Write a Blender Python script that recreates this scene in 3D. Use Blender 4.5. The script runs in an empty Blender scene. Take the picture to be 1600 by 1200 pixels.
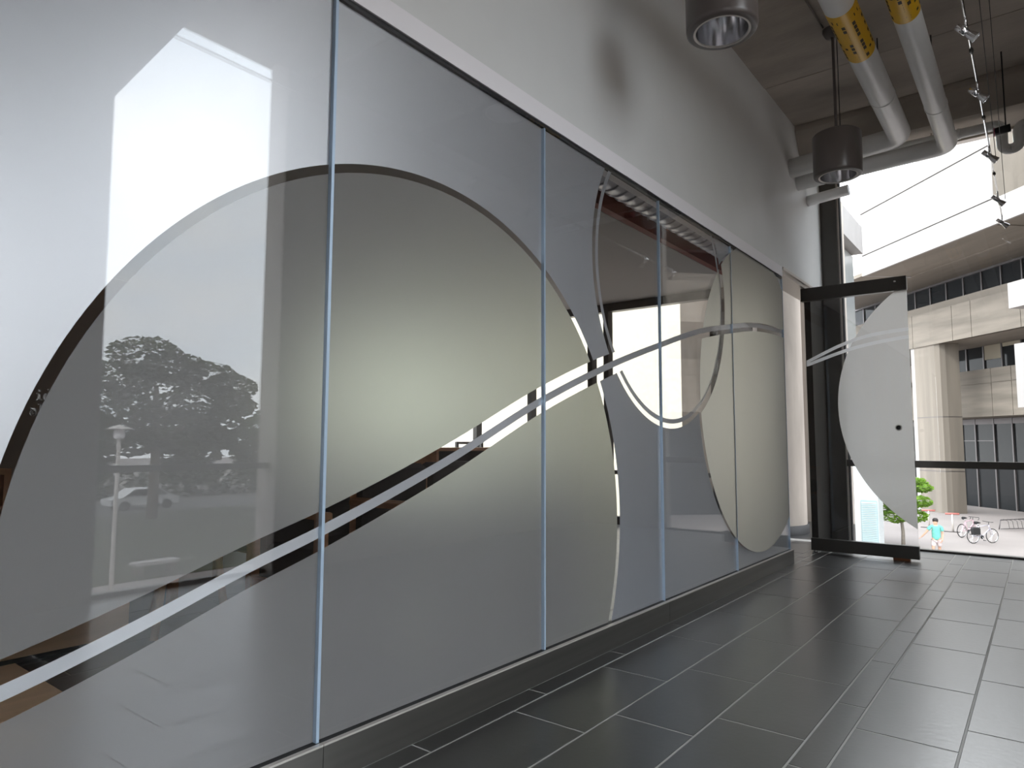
import bpy, bmesh, math, random
from mathutils import Vector, Matrix
from mathutils.geometry import delaunay_2d_cdt
random.seed(7)
sc = bpy.context.scene
COL = sc.collection
R = math.radians

# ------------------------------------------------------------------ camera
cam_d = bpy.data.cameras.new('camera'); cam = bpy.data.objects.new('camera', cam_d); COL.objects.link(cam)
rot = Matrix(((0.78777186, 0.05097347, 0.61385438), (0.61595639, -0.07107189, -0.78456772), (0.00363565, 0.9961679, -0.08738587)))
cam.matrix_world = Matrix.Translation((0, 0, 1.0)) @ rot.to_4x4()
cam_d.sensor_width = 36.0; cam_d.sensor_fit = 'HORIZONTAL'; cam_d.lens = 1059.75 / 1600 * 36.0
cam_d.clip_start = 0.02; cam_d.clip_end = 600
sc.camera = cam

# ------------------------------------------------------------------ light
SKY = 3.4
SUN = 1.0
w = bpy.data.worlds.new('sky'); sc.world = w; w.use_nodes = True
nt = w.node_tree; nt.nodes.clear()
out = nt.nodes.new('ShaderNodeOutputWorld'); bg = nt.nodes.new('ShaderNodeBackground')
tc = nt.nodes.new('ShaderNodeTexCoord'); nz = nt.nodes.new('ShaderNodeTexNoise'); rp = nt.nodes.new('ShaderNodeValToRGB')
mp = nt.nodes.new('ShaderNodeMapping'); mp.inputs['Scale'].default_value = (1, 1, 2.6)
nz.inputs['Scale'].default_value = 2.2; nz.inputs['Detail'].default_value = 5
rp.color_ramp.elements[0].position = 0.38; rp.color_ramp.elements[0].color = (0.78, 0.86, 0.96, 1)
rp.color_ramp.elements[1].position = 0.62; rp.color_ramp.elements[1].color = (1.0, 1.0, 1.0, 1)
nt.links.new(tc.outputs['Generated'], mp.inputs['Vector']); nt.links.new(mp.outputs[0], nz.inputs['Vector'])
nt.links.new(nz.outputs['Fac'], rp.inputs['Fac']); nt.links.new(rp.outputs['Color'], bg.inputs['Color'])
bg.inputs['Strength'].default_value = SKY
nt.links.new(bg.outputs[0], out.inputs['Surface'])
sun_d = bpy.data.lights.new('sun_offscreen', 'SUN'); sun = bpy.data.objects.new('sun_offscreen', sun_d); COL.objects.link(sun)
sun_d.energy = SUN; sun_d.angle = R(12); sun_d.color = (1.0, 0.95, 0.88)
sun.rotation_euler = Vector((0.03, 0.85, -0.58)).to_track_quat('-Z', 'Y').to_euler()

sc.view_settings.view_transform = 'Standard'; sc.view_settings.look = 'None'
sc.view_settings.gamma = 1.0; sc.view_settings.use_curve_mapping = False
sc.view_settings.exposure = 0.88
sc.cycles.max_bounces = 10; sc.cycles.diffuse_bounces = 5; sc.cycles.glossy_bounces = 6
sc.cycles.transmission_bounces = 8; sc.cycles.transparent_max_bounces = 24
sc.cycles.caustics_reflective = False; sc.cycles.caustics_refractive = False
sc.cycles.sample_clamp_indirect = 6

# ------------------------------------------------------------------ materials
def newmat(name):
    m = bpy.data.materials.new(name); m.use_nodes = True
    t = m.node_tree; t.nodes.clear()
    o = t.nodes.new('ShaderNodeOutputMaterial')
    return m, t, o
def mat(name, col, rough=0.5, metal=0.0, var=0.0, scale=6.0, stretch=(1, 1, 1), bump=0.0, spec=0.5, rnd=0.0, bscale=None, col2=None):
    m, t, o = newmat(name); N = t.nodes; L = t.links
    p = N.new('ShaderNodeBsdfPrincipled'); L.new(p.outputs[0], o.inputs['Surface'])
    p.inputs['Roughness'].default_value = rough; p.inputs['Metallic'].default_value = metal
    p.inputs['Specular IOR Level'].default_value = spec
    p.inputs['Base Color'].default_value = (*col, 1)
    src = None
    if var or bump:
        tc = N.new('ShaderNodeTexCoord'); mp = N.new('ShaderNodeMapping'); mp.inputs['Scale'].default_value = stretch
        L.new(tc.outputs['Object'], mp.inputs['Vector'])
    if var:
        nz = N.new('ShaderNodeTexNoise'); nz.inputs['Scale'].default_value = scale; nz.inputs['Detail'].default_value = 6
        L.new(mp.outputs[0], nz.inputs['Vector'])
        r = N.new('ShaderNodeValToRGB'); r.color_ramp.elements[0].position = 0.3; r.color_ramp.elements[1].position = 0.7
        c2 = col2 if col2 else tuple(min(1, c * (1 + var)) for c in col)
        r.color_ramp.elements[0].color = (*[c * (1 - var) for c in col], 1); r.color_ramp.elements[1].color = (*c2, 1)
        L.new(nz.outputs['Fac'], r.inputs['Fac']); src = r.outputs['Color']
    if rnd:
        oi = N.new('ShaderNodeObjectInfo'); mr = N.new('ShaderNodeMapRange')
        mr.inputs['To Min'].default_value = 1 - rnd; mr.inputs['To Max'].default_value = 1 + rnd
        L.new(oi.outputs['Random'], mr.inputs['Value'])
        mx = N.new('ShaderNodeVectorMath'); mx.operation = 'SCALE'
        if src: L.new(src, mx.inputs[0])
        else: mx.inputs[0].default_value = col
        L.new(mr.outputs[0], mx.inputs['Scale']); src = mx.outputs[0]
    if src: L.new(src, p.inputs['Base Color'])
    if bump:
        n2 = N.new('ShaderNodeTexNoise'); n2.inputs['Scale'].default_value = bscale or scale * 4; n2.inputs['Detail'].default_value = 4
        L.new(mp.outputs[0], n2.inputs['Vector'])
        b = N.new('ShaderNodeBump'); b.inputs['Strength'].default_value = bump; b.inputs['Distance'].default_value = 0.01
        L.new(n2.outputs['Fac'], b.inputs['Height']); L.new(b.outputs[0], p.inputs['Normal'])
    return m
def clear_glass(name, tint, ior=1.5):
    """thin architectural glass: see-through with mirror reflection by the Fresnel law on either face"""
    m, t, o = newmat(name); N = t.nodes; L = t.links
    tr = N.new('ShaderNodeBsdfTransparent'); tr.inputs['Color'].default_value = (*tint, 1)
    gl = N.new('ShaderNodeBsdfGlossy'); gl.inputs['Roughness'].default_value = 0.0; gl.inputs['Color'].default_value = (1, 1, 1, 1)
    ge = N.new('ShaderNodeNewGeometry'); mr = N.new('ShaderNodeMapRange')
    mr.inputs['To Min'].default_value = ior; mr.inputs['To Max'].default_value = 1.0 / ior
    L.new(ge.outputs['Backfacing'], mr.inputs['Value'])
    fr = N.new('ShaderNodeFresnel'); L.new(mr.outputs[0], fr.inputs['IOR'])
    mx = N.new('ShaderNodeMixShader'); L.new(fr.outputs[0], mx.inputs['Fac']); L.new(tr.outputs[0], mx.inputs[1]); L.new(gl.outputs[0], mx.inputs[2])
    L.new(mx.outputs[0], o.inputs['Surface'])
    return m
def film(name, diff, trans, refr, rough=0.6, ior=1.25, gloss=0.0, grough=0.5):
    """etched film: scatters back (diff), scatters through (trans) and blurs what is behind (refr)"""
    m, t, o = newmat(name); N = t.nodes; L = t.links
    d = N.new('ShaderNodeBsdfDiffuse'); d.inputs['Color'].default_value = (*diff, 1)
    tl = N.new('ShaderNodeBsdfTranslucent'); tl.inputs['Color'].default_value = (*trans, 1)
    rf = N.new('ShaderNodeBsdfRefraction'); rf.inputs['Color'].default_value = (*refr, 1)
    rf.inputs['Roughness'].default_value = rough
    ge = N.new('ShaderNodeNewGeometry'); mr = N.new('ShaderNodeMapRange')
    rf.inputs['IOR'].default_value = ior
    a = N.new('ShaderNodeAddShader'); b = N.new('ShaderNodeAddShader')
    L.new(d.outputs[0], a.inputs[0]); L.new(tl.outputs[0], a.inputs[1]); L.new(a.outputs[0], b.inputs[0]); L.new(rf.outputs[0], b.inputs[1])
    res = b
    if gloss:
        g = N.new('ShaderNodeBsdfGlossy'); g.inputs['Color'].default_value = (gloss, gloss, gloss, 1); g.inputs['Roughness'].default_value = grough
        res = N.new('ShaderNodeAddShader'); L.new(b.outputs[0], res.inputs[0]); L.new(g.outputs[0], res.inputs[1])
    L.new(res.outputs[0], o.inputs['Surface'])
    return m
def emis(name, col, s):
    m, t, o = newmat(name); e = t.nodes.new('ShaderNodeEmission'); e.inputs['Color'].default_value = (*col, 1); e.inputs['Strength'].default_value = s
    t.links.new(e.outputs[0], o.inputs['Surface']); return m

M = {}
M['tile'] = mat('slate_tile', (0.012, 0.012, 0.0125), 0.30, var=0.30, scale=5, bump=0.05, bscale=40, rnd=0.12, spec=0.9)
M['tile'].node_tree.nodes['Principled BSDF'].inputs['IOR'].default_value = 2.45; M['tile'].node_tree.nodes['Principled BSDF'].inputs['Specular IOR Level'].default_value = 0.5
M['grout'] = mat('grout', (0.42, 0.41, 0.39), 0.9)
M['wallpaint'] = mat('grey_paint', (0.74, 0.742, 0.735), 0.45, var=0.03, scale=2)
M['white'] = mat('white_paint', (0.90, 0.87, 0.90), 0.5)
M['black'] = mat('black_rubber', (0.012, 0.012, 0.013), 0.6)
M['steel'] = mat('brushed_steel', (0.22, 0.21, 0.195), 0.32, 0.9, var=0.08, scale=3, stretch=(1, 0.2, 12))
M['darksteel'] = mat('dark_bronze_steel', (0.085, 0.08, 0.074), 0.33, 0.6, var=0.1, scale=4)
M['alu'] = mat('light_aluminium', (0.62, 0.58, 0.54), 0.35, 0.5)
M['chrome'] = mat('chrome', (0.80, 0.80, 0.82), 0.10, 1.0)
M['reflector'] = mat('reflector', (0.62, 0.62, 0.64), 0.16, 1.0)
M['taupe'] = mat('taupe_lamp', (0.115, 0.097, 0.09), 0.30, var=0.05)
M['pipe'] = mat('pipe_jacket', (0.84, 0.84, 0.83), 0.28, var=0.04, scale=3)
M['yellow'] = mat('yellow_label', (0.80, 0.46, 0.012), 0.4)
M['ink'] = mat('label_ink', (0.05, 0.032, 0.01), 0.6)
M['conc_ceil'] = mat('ceiling_concrete', (0.40, 0.355, 0.31), 0.85, var=0.20, scale=1.6, stretch=(0.8, 2.2, 2.2), bump=0.2, bscale=18)
M['conc_int'] = mat('column_concrete', (0.40, 0.355, 0.31), 0.8, var=0.18, scale=2.2, stretch=(2, 2, 0.5), bump=0.15)
M['tan'] = mat('tan_board', (0.36, 0.32, 0.25), 0.7, var=0.1, scale=3)
M['rightwall'] = mat('plaster_wall', (0.42, 0.38, 0.35), 0.7, var=0.04)
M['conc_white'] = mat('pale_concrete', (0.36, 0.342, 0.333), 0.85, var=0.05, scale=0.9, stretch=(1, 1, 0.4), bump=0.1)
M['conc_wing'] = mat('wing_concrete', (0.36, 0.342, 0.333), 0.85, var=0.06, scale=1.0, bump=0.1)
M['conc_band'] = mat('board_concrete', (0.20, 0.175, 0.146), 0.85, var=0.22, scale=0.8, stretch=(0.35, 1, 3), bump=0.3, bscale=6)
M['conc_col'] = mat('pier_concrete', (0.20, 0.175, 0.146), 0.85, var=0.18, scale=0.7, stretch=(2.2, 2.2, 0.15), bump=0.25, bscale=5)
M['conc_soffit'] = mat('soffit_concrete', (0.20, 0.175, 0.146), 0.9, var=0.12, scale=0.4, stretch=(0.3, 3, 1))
M['plaza'] = mat('plaza_paving', (0.272, 0.242, 0.230), 0.9, var=0.10, scale=0.25, bump=0.1, bscale=8)
M['lawn'] = mat('planting_bed', (0.045, 0.05, 0.025), 0.95, var=0.4, scale=0.8)
M['road'] = mat('asphalt', (0.10, 0.10, 0.10), 0.9, var=0.1)
M['bglass'] = mat('tinted_glazing', (0.022, 0.024, 0.026), 0.05, 0.0, spec=0.15)
M['blind'] = mat('cream_blind', (0.35, 0.31, 0.24), 0.8)
M['mull'] = mat('bronze_mullion', (0.11, 0.10, 0.10), 0.4, 0.5)
M['wood'] = mat('red_oak', (0.52, 0.265, 0.145), 0.45, var=0.22, scale=3, stretch=(6, 0.6, 6))
M['woodlight'] = mat('light_oak', (0.76, 0.50, 0.31), 0.5, var=0.12, scale=3, stretch=(6, 0.6, 6))
M['panel'] = mat('charcoal_fabric', (0.055, 0.047, 0.047), 0.9, var=0.1, scale=30)
M['roomwall'] = mat('room_wall', (0.36, 0.31, 0.27), 0.8, var=0.05)
M['roomceil'] = mat('grey_acoustic', (0.60, 0.595, 0.57), 0.9)
M['redbrown'] = mat('red_primer', (0.24, 0.055, 0.035), 0.7)
M['duct'] = mat('galvanised_duct', (0.42, 0.42, 0.45), 0.4, 0.6, var=0.1, scale=5)
M['seam'] = mat('polished_glass_edge', (0.46, 0.58, 0.72), 0.30, 0.35)
M['glass'] = clear_glass('pane_glass', (0.957, 0.957, 0.962))
M['winglass'] = clear_glass('window_glass', (0.96, 0.98, 0.975))
M['frost'] = film('white_etched_film', (0.19, 0.197, 0.213), (0.03, 0.031, 0.031), (0.015, 0.015, 0.015), gloss=0.46, grough=0.42)
M['disc'] = film('grey_etched_film', (0.21, 0.205, 0.204), (0.12, 0.122, 0.092), (0.16, 0.163, 0.118), 0.75, 1.3)
M['discfront'] = film('grey_satin_film', (0.16, 0.153, 0.147), (0.09, 0.09, 0.085), (0.22, 0.22, 0.21), 0.75, 1.3)
M['letter'] = mat('grey_lettering', (0.22, 0.21, 0.20), 0.8)
M['bulb'] = emis('lamp_glow', (1.0, 0.93, 0.82), 3.0)

# ------------------------------------------------------------------ mesh helpers
class MB:
    def __init__(s): s.v = []; s.f = []; s.sm = []
    def add(s, vs, fs, smooth=False):
        o = len(s.v); s.v += [tuple(v) for v in vs]
        for f in fs: s.f.append(tuple(i + o for i in f)); s.sm.append(smooth)
        return s
    def box(s, x0, x1, y0, y1, z0, z1):
        if x0 > x1: x0, x1 = x1, x0
        if y0 > y1: y0, y1 = y1, y0
        if z0 > z1: z0, z1 = z1, z0
        vs = [(x, y, z) for z in (z0, z1) for y in (y0, y1) for x in (x0, x1)]
        return s.add(vs, [(0, 2, 3, 1), (4, 5, 7, 6), (0, 1, 5, 4), (2, 6, 7, 3), (0, 4, 6, 2), (1, 3, 7, 5)])
    def bevbox(s, x0, x1, y0, y1, z0, z1, b):
        """box with chamfered upright edges and top"""
        def ring(d, z): return [(x0 + d, y0 + d, z), (x1 - d, y0 + d, z), (x1 - d, y1 - d, z), (x0 + d, y1 - d, z)]
        vs = ring(0, z0) + ring(0, z1 - b) + ring(b, z1)
        fs = [(3, 2, 1, 0), (8, 9, 10, 11)]
        for k in (0, 4):
            for i in range(4): j = (i + 1) % 4; fs.append((k + i, k + j, k + j + 4, k + i + 4))
        return s.add(vs, fs)
    def prism(s, pts, d):
        """closed 3-D outline extruded by vector d"""
        n = len(pts); P = [Vector(p) for p in pts]; D = Vector(d)
        fs = [tuple(range(n))[::-1], tuple(range(n, 2 * n))] + [(i, (i + 1) % n, (i + 1) % n + n, i + n) for i in range(n)]
        return s.add(P + [p + D for p in P], fs)
    def lathe(s, prof, c, n=32, axis='Z', smooth=True):
        vs = []; fs = []
        for r, h in prof:
            for i in range(n):
                a = 2 * math.pi * i / n; x, y = r * math.cos(a), r * math.sin(a)
                vs.append({'Z': (c[0] + x, c[1] + y, c[2] + h), 'Y': (c[0] + x, c[1] + h, c[2] + y), 'X': (c[0] + h, c[1] + x, c[2] + y)}[axis])
        for k in range(len(prof) - 1):
            for i in range(n):
                j = (i + 1) % n; fs.append((k * n + i, k * n + j, k * n + n + j, k * n + n + i))
        return s.add(vs, fs, smooth)
    def tube(s, path, r, n=12, cap=True):
        P = [Vector(p) for p in path]; rs = r if isinstance(r, (list, tuple)) else [r] * len(P)
        vs = []; up = None
        for i, p in enumerate(P):
            t = (P[min(i + 1, len(P) - 1)] - P[max(i - 1, 0)]).normalized()
            if up is None: up = t.orthogonal().normalized()
            up = (up - t * up.dot(t)).normalized(); sd = t.cross(up)
            for k in range(n):
                a = 2 * math.pi * k / n; vs.append(p + (up * math.cos(a) + sd * math.sin(a)) * rs[i])
        fs = []
        for i in range(len(P) - 1):
            for k in range(n):
                j = (k + 1) % n; fs.append((i * n + k, i * n + j, i * n + n + j, i * n + n + k))
        s.add(vs, fs, True)
        if cap:
            o = len(s.v) - len(vs)
            s.f.append(tuple(range(o + n - 1, o - 1, -1))); s.sm.append(False)
            s.f.append(tuple(range(len(s.v) - n, len(s.v)))); s.sm.append(False)
        return s
    def mesh(s, name, m):
        me = bpy.data.meshes.new(name); me.from_pydata(s.v, [], s.f); me.materials.append(M[m] if isinstance(m, str) else m)
        me.polygons.foreach_set('use_smooth', s.sm); me.update()
        bm = bmesh.new(); bm.from_mesh(me); bmesh.ops.recalc_face_normals(bm, faces=bm.faces); bm.to_mesh(me); bm.free()
        return me
    def build(s, name, m, parent=None, **kw):
        return link(name, s.mesh(name, m), parent, **kw)
def link(name, me, parent=None, label=None, cat=None, group=None, kind=None):
    o = bpy.data.objects.new(name, me); COL.objects.link(o)
    if parent is not None: o.parent = parent
    return tag(o, label, cat, group, kind)
def tag(o, label=None, cat=None, group=None, kind=None):
    if label: o['label'] = label
    if cat: o['category'] = cat
    if group: o['group'] = group
    if kind: o['kind'] = kind
    return o
def thing(name, label, cat, loc=(0, 0, 0), rz=0, group=None, kind=None):
    o = bpy.data.objects.new(name, None); COL.objects.link(o); o.location = loc; o.rotation_euler = (0, 0, rz); o.empty_display_size = 0.1
    return tag(o, label, cat, group, kind)
def dup(root, loc, rz=None, label=None):
    r = root.copy(); COL.objects.link(r); r.location = loc
    if rz is not None: r.rotation_euler = (0, 0, rz)
    if label: r['label'] = label
    for ch in list(root.children):
        c = ch.copy(); COL.objects.link(c); c.parent = r
        for g in ch.children: d = g.copy(); COL.objects.link(d); d.parent = c
    return r
def arc(c, a0, a1, r, n, plane):
    pts = []
    for i in range(n + 1):
        a = a0 + (a1 - a0) * i / n; u, v = r * math.cos(a), r * math.sin(a)
        pts.append((c[0] + plane[0][0] * u + plane[1][0] * v, c[1] + plane[0][1] * u + plane[1][1] * v, c[2] + plane[0][2] * u + plane[1][2] * v))
    return pts

# ================================================================== THE SETTING
GX = -1.74            # front face of the glass wall
XR = 1.22             # wall opposite the glass
YB, YE = -1.7, 7.55   # back and end of the corridor
ZC = 4.05             # ceiling
XL = -8.0             # far wall of the room behind the glass

# floor: grout bed with every tile proud of it
floor = MB().box(XL - .2, XR + .2, YB - .3, YE + .12, -0.35, -0.0012).build('floor', 'grout', label='dark slate tiled floor with pale grout lines', kind='structure')
PL = 0.655
rows = [(-1.713, -1.62, 2.307), (-1.62, -1.308, 2.09), (-1.308, -1.0, 2.30), (-1.0, -0.69, 2.507), (-0.69, -0.582, 2.29), (-0.582, -0.268, 2.72), (-0.268, 0.045, 2.29), (0.045, 0.355, 2.507), (0.355, 0.665, 2.09), (0.665, 0.975, 2.3), (0.975, XR, 2.507)]
G = 0.0035
tile_cache = {}
def tile(x0, x1, y0, y1, parent):
    wx, wy = round(x1 - x0 - 2 * G, 3), round(y1 - y0 - 2 * G, 3)
    if wx < 0.02 or wy < 0.02: return
    k = (wx, wy)
    if k not in tile_cache:
        tile_cache[k] = MB().bevbox(-wx / 2, wx / 2, -wy / 2, wy / 2, -0.02, 0, 0.0015).mesh('tile', 'tile')
    o = link('tile', tile_cache[k], parent); o.location = ((x0 + x1) / 2, (y0 + y1) / 2, 0)
def tile_row(x0, x1, off, ya, yb):
    y = off - math.ceil((off - ya) / PL) * PL
    while y < yb:
        a, b = max(y, ya), min(y + PL, yb)
        if b - a > 0.03: tile(x0, x1, a, b, floor)
        y += PL
for x0, x1, off in rows: tile_row(x0, x1, off, YB, YE)
# same tiles in the room behind the glass (near strip) and through the door opening
for k in range(8):
    x1 = -1.80 - 0.311 * k; x0 = x1 - 0.311
    tile_row(x0, x1, 2.09 + 0.215 * (k % 3), -0.4 if k < 7 else 0.3, 7.5)
tile_row(-1.80, -1.715, 2.507, 6.06, 7.5)
MB().box(XL, -1.80 - 0.311 * 8 - .004, YB, YE, -0.02, 0).build('floor_far_side', 'tile', label='plain dark floor of the room behind the glass', kind='structure')

# ceiling of formed concrete strips, joints open between them
ceiling = MB().box(XL - .3, XR + .3, YB - .4, YE + .3, ZC + 0.10, ZC + 0.4).build('ceiling', 'conc_ceil', label='board marked concrete ceiling above the corridor', kind='structure')
y = YB; k = 0
while y < 6.62:
    yb = min(y + 1.24, 6.63)
    pm = MB().bevbox(-1.76, XR + .02, -yb + 0.006, -y - 0.006, 0, 0.10 + 0.004 * (k % 3), 0.008).mesh('panel', 'conc_ceil')
    o = link('panel', pm, ceiling); o.rotation_euler = (math.pi, 0, 0); o.location = (0, 0, ZC + 0.10); y += 1.24; k += 1
beam = MB().prism([(-1.76, 6.63, ZC + .12), (-1.76, 6.63, 4.0), (-1.76, 6.76, 3.79), (-1.76, 7.18, 3.79), (-1.76, 7.18, ZC + .12)], (XR + 1.8, 0, 0)).build('beam', 'conc_ceil', label='concrete downstand beam across the corridor end', kind='structure')
MB().box(-1.76, XR, 7.18, YE + .08, 3.90, ZC + .12).build('trim_7', 'tan', label='tan boarding behind the pipes at the window head', kind='structure')
for xx in (-1.1, -.62, -.35, .1, .6): MB().box(xx - .004, xx + .004, 7.465, 7.47, 3.90, 4.05).build('trim_8', 'black', label='thin joint in the tan boarding above window', kind='structure')

# wall above the glass, header and channels
MB().box(-1.84, GX, YB, 7.52, 2.552, ZC + .12).build('wall_left', 'wallpaint', label='smooth grey painted wall above the glass partition', kind='structure')
MB().box(-1.835, GX + 0.006, YB, 6.06, 2.466, 2.552).build('trim_1', 'white', label='white header strip running along the top of the glass', kind='structure')
MB().box(-1.765, GX - 0.0005, YB, 6.06, 2.448, 2.466).build('trim_2', 'black', label='black shadow gap under the white header', kind='structure')
# steel base in lengths
base = thing('baseboard_left', 'brushed steel base channel under the glass partition', None, kind='structure')
for a, b in ((YB, 1.297), (1.297, 3.64), (3.64, 6.06)):
    MB().box(-1.76, -1.712, a + .001, b - .001, 0.0, 0.112).build('steel_cover', 'steel', base)
    MB().box(-1.727, -1.7112, a + .001, b - .001, 0.112, 0.118).build('top_lip', 'alu', base)
MB().box(-1.765, -1.727, YB, 6.06, 0.105, 0.116).build('gasket', 'black', base)

# ------------------------------------------------------------------ etched glass partition
def spline(xs, ys):
    n = len(xs); mslope = []
    for i in range(n):
        a = (ys[i] - ys[i - 1]) / (xs[i] - xs[i - 1]) if i > 0 else None
        b = (ys[i + 1] - ys[i]) / (xs[i + 1] - xs[i]) if i < n - 1 else None
        mslope.append(b if a is None else a if b is None else (a + b) / 2)
    def f(x):
        if x <= xs[0]: return ys[0] + (x - xs[0]) * mslope[0]
        if x >= xs[-1]: return ys[-1] + (x - xs[-1]) * mslope[-1]
        for i in range(n - 1):
            if x <= xs[i + 1]:
                h = xs[i + 1] - xs[i]; t = (x - xs[i]) / h
                return (2*t**3 - 3*t**2 + 1) * ys[i] + (t**3 - 2*t**2 + t) * h * mslope[i] + (-2*t**3 + 3*t**2) * ys[i + 1] + (t**3 - t**2) * h * mslope[i + 1]
    return f
S = spline([-1.1, -.3, .5, .745, 1.07, 1.29, 1.842, 2.455, 3.05, 3.6, 4.24, 4.82, 5.32, 5.95, 6.1], [.23, .30, .472, .546, .66, .729, .931, 1.190, 1.400, 1.565, 1.740, 1.853, 1.933, 1.974, 1.975])
HI = spline([-1, .5, 1.29, 2.455, 3.05, 3.6, 4.2, 6.1], [.08, .072, .062, .066, .062, .03, .019, .019])
LO = spline([-1, .5, 1.29, 2.455, 3.05, 3.6, 4.2, 6.1], [.07, .062, .057, .054, .056, .053, .05, .05])
HW = 0.0175
BIG = (1.793, 0.622); RO, RI = 1.360, 1.331
OV = (3.781, 1.978); OVR, OA, OB = 0.886, 0.856, 0.829
RD = (5.381, 1.364); RDR = 1.181
def region(y, z):
    s = S(y)
    if abs(z - s) < HW: return 'frost'
    d3 = math.hypot(y - RD[0], z - RD[1])
    if s - LO(y) < z < s + HI(y): return None
    d2 = math.hypot(y - OV[0], z - OV[1])
    if d2 < OVR:
        if OB < d2 < OA: return 'frost'
        if d2 >= OA: return None
        return 'disc2' if d3 < RDR else None
    if d3 < RDR: return 'disc2'
    d1 = math.hypot(y - BIG[0], z - BIG[1])
    if d1 < RI: return 'disc'
    if d1 < RO: return None
    return 'frost'
def circle2(c, r, n=200): return [(c[0] + r * math.cos(2 * math.pi * i / n), c[1] + r * math.sin(2 * math.pi * i / n)) for i in range(n)]
def film_faces(rect, closed, open_, cls):
    """cut the rectangle along the curves and sort the pieces by film"""
    y0, y1, z0, z1 = rect; V = [Vector(p) for p in ((y0, z0), (y1, z0), (y1, z1), (y0, z1))]; Ed = [(0, 1), (1, 2), (2, 3), (3, 0)]
    def near(p, q): return not (max(p[0], q[0]) < y0 - .02 or min(p[0], q[0]) > y1 + .02 or max(p[1], q[1]) < z0 - .02 or min(p[1], q[1]) > z1 + .02)
    for pl, cl in [(p, True) for p in closed] + [(p, False) for p in open_]:
        n = len(pl); idx = {}
        for i in range(n if cl else n - 1):
            p, q = pl[i], pl[(i + 1) % n]
            if near(p, q):
                for k, pt in ((i, p), ((i + 1) % n, q)):
                    if k not in idx: idx[k] = len(V); V.append(Vector(pt))
                Ed.append((idx[i], idx[(i + 1) % n]))
    r = delaunay_2d_cdt(V, Ed, [], 0, 1e-6)
    outv, outf = r[0], r[2]; res = {}
    for f in outf:
        c = sum((outv[i] for i in f), Vector((0, 0))) / len(f)
        if not (y0 < c.x < y1 and z0 < c.y < z1): continue
        k = cls(c.x, c.y)
        if k: res.setdefault(k, []).append(f)
    return outv, res
def islands(fs):
    par = {}
    def find(a):
        while par.setdefault(a, a) != a: a = par[a]
        return a
    ek = {}
    for n, f in enumerate(fs):
        for i in range(len(f)):
            e = tuple(sorted((f[i], f[(i + 1) % len(f)])))
            if e in ek: par[find(n)] = find(ek[e])
            else: ek[e] = n
    out = {}
    for n, f in enumerate(fs): out.setdefault(find(n), []).append(f)
    return list(out.values())
ys = [-1.1 + 0.02 * i for i in range(362)]
opencurves = [[(y, S(y) + HW) for y in ys], [(y, S(y) - HW) for y in ys], [(y, S(y) + HI(y)) for y in ys], [(y, S(y) - LO(y)) for y in ys]]
closedcurves = [circle2(BIG, RO), circle2(BIG, RI), circle2(OV, OVR), circle2(OV, OA), circle2(OV, OB), circle2(RD, RDR)]
YJ = [-1.06, 0.118, 1.297, 2.462, 3.640, 4.816, 6.060]
Z0, Z1 = 0.108, 2.458
PANE_LABEL = ['etched glass panel outside the great circle, at the blank end of the partition', 'etched glass panel with the rising flank of the great circle',
              'etched glass panel with the crown of the great circle', 'etched glass panel where the great circle meets the clear oval',
              'etched glass panel with the lowest point of the clear oval', 'etched end glass panel covered by the grey disc beside the door']
FILM = {'frost': ('white_film', 'frost', GX - 0.0135), 'disc': ('grey_film', 'disc', GX - 0.0135), 'disc2': ('satin_film', 'discfront', GX + 0.0015)}
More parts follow.
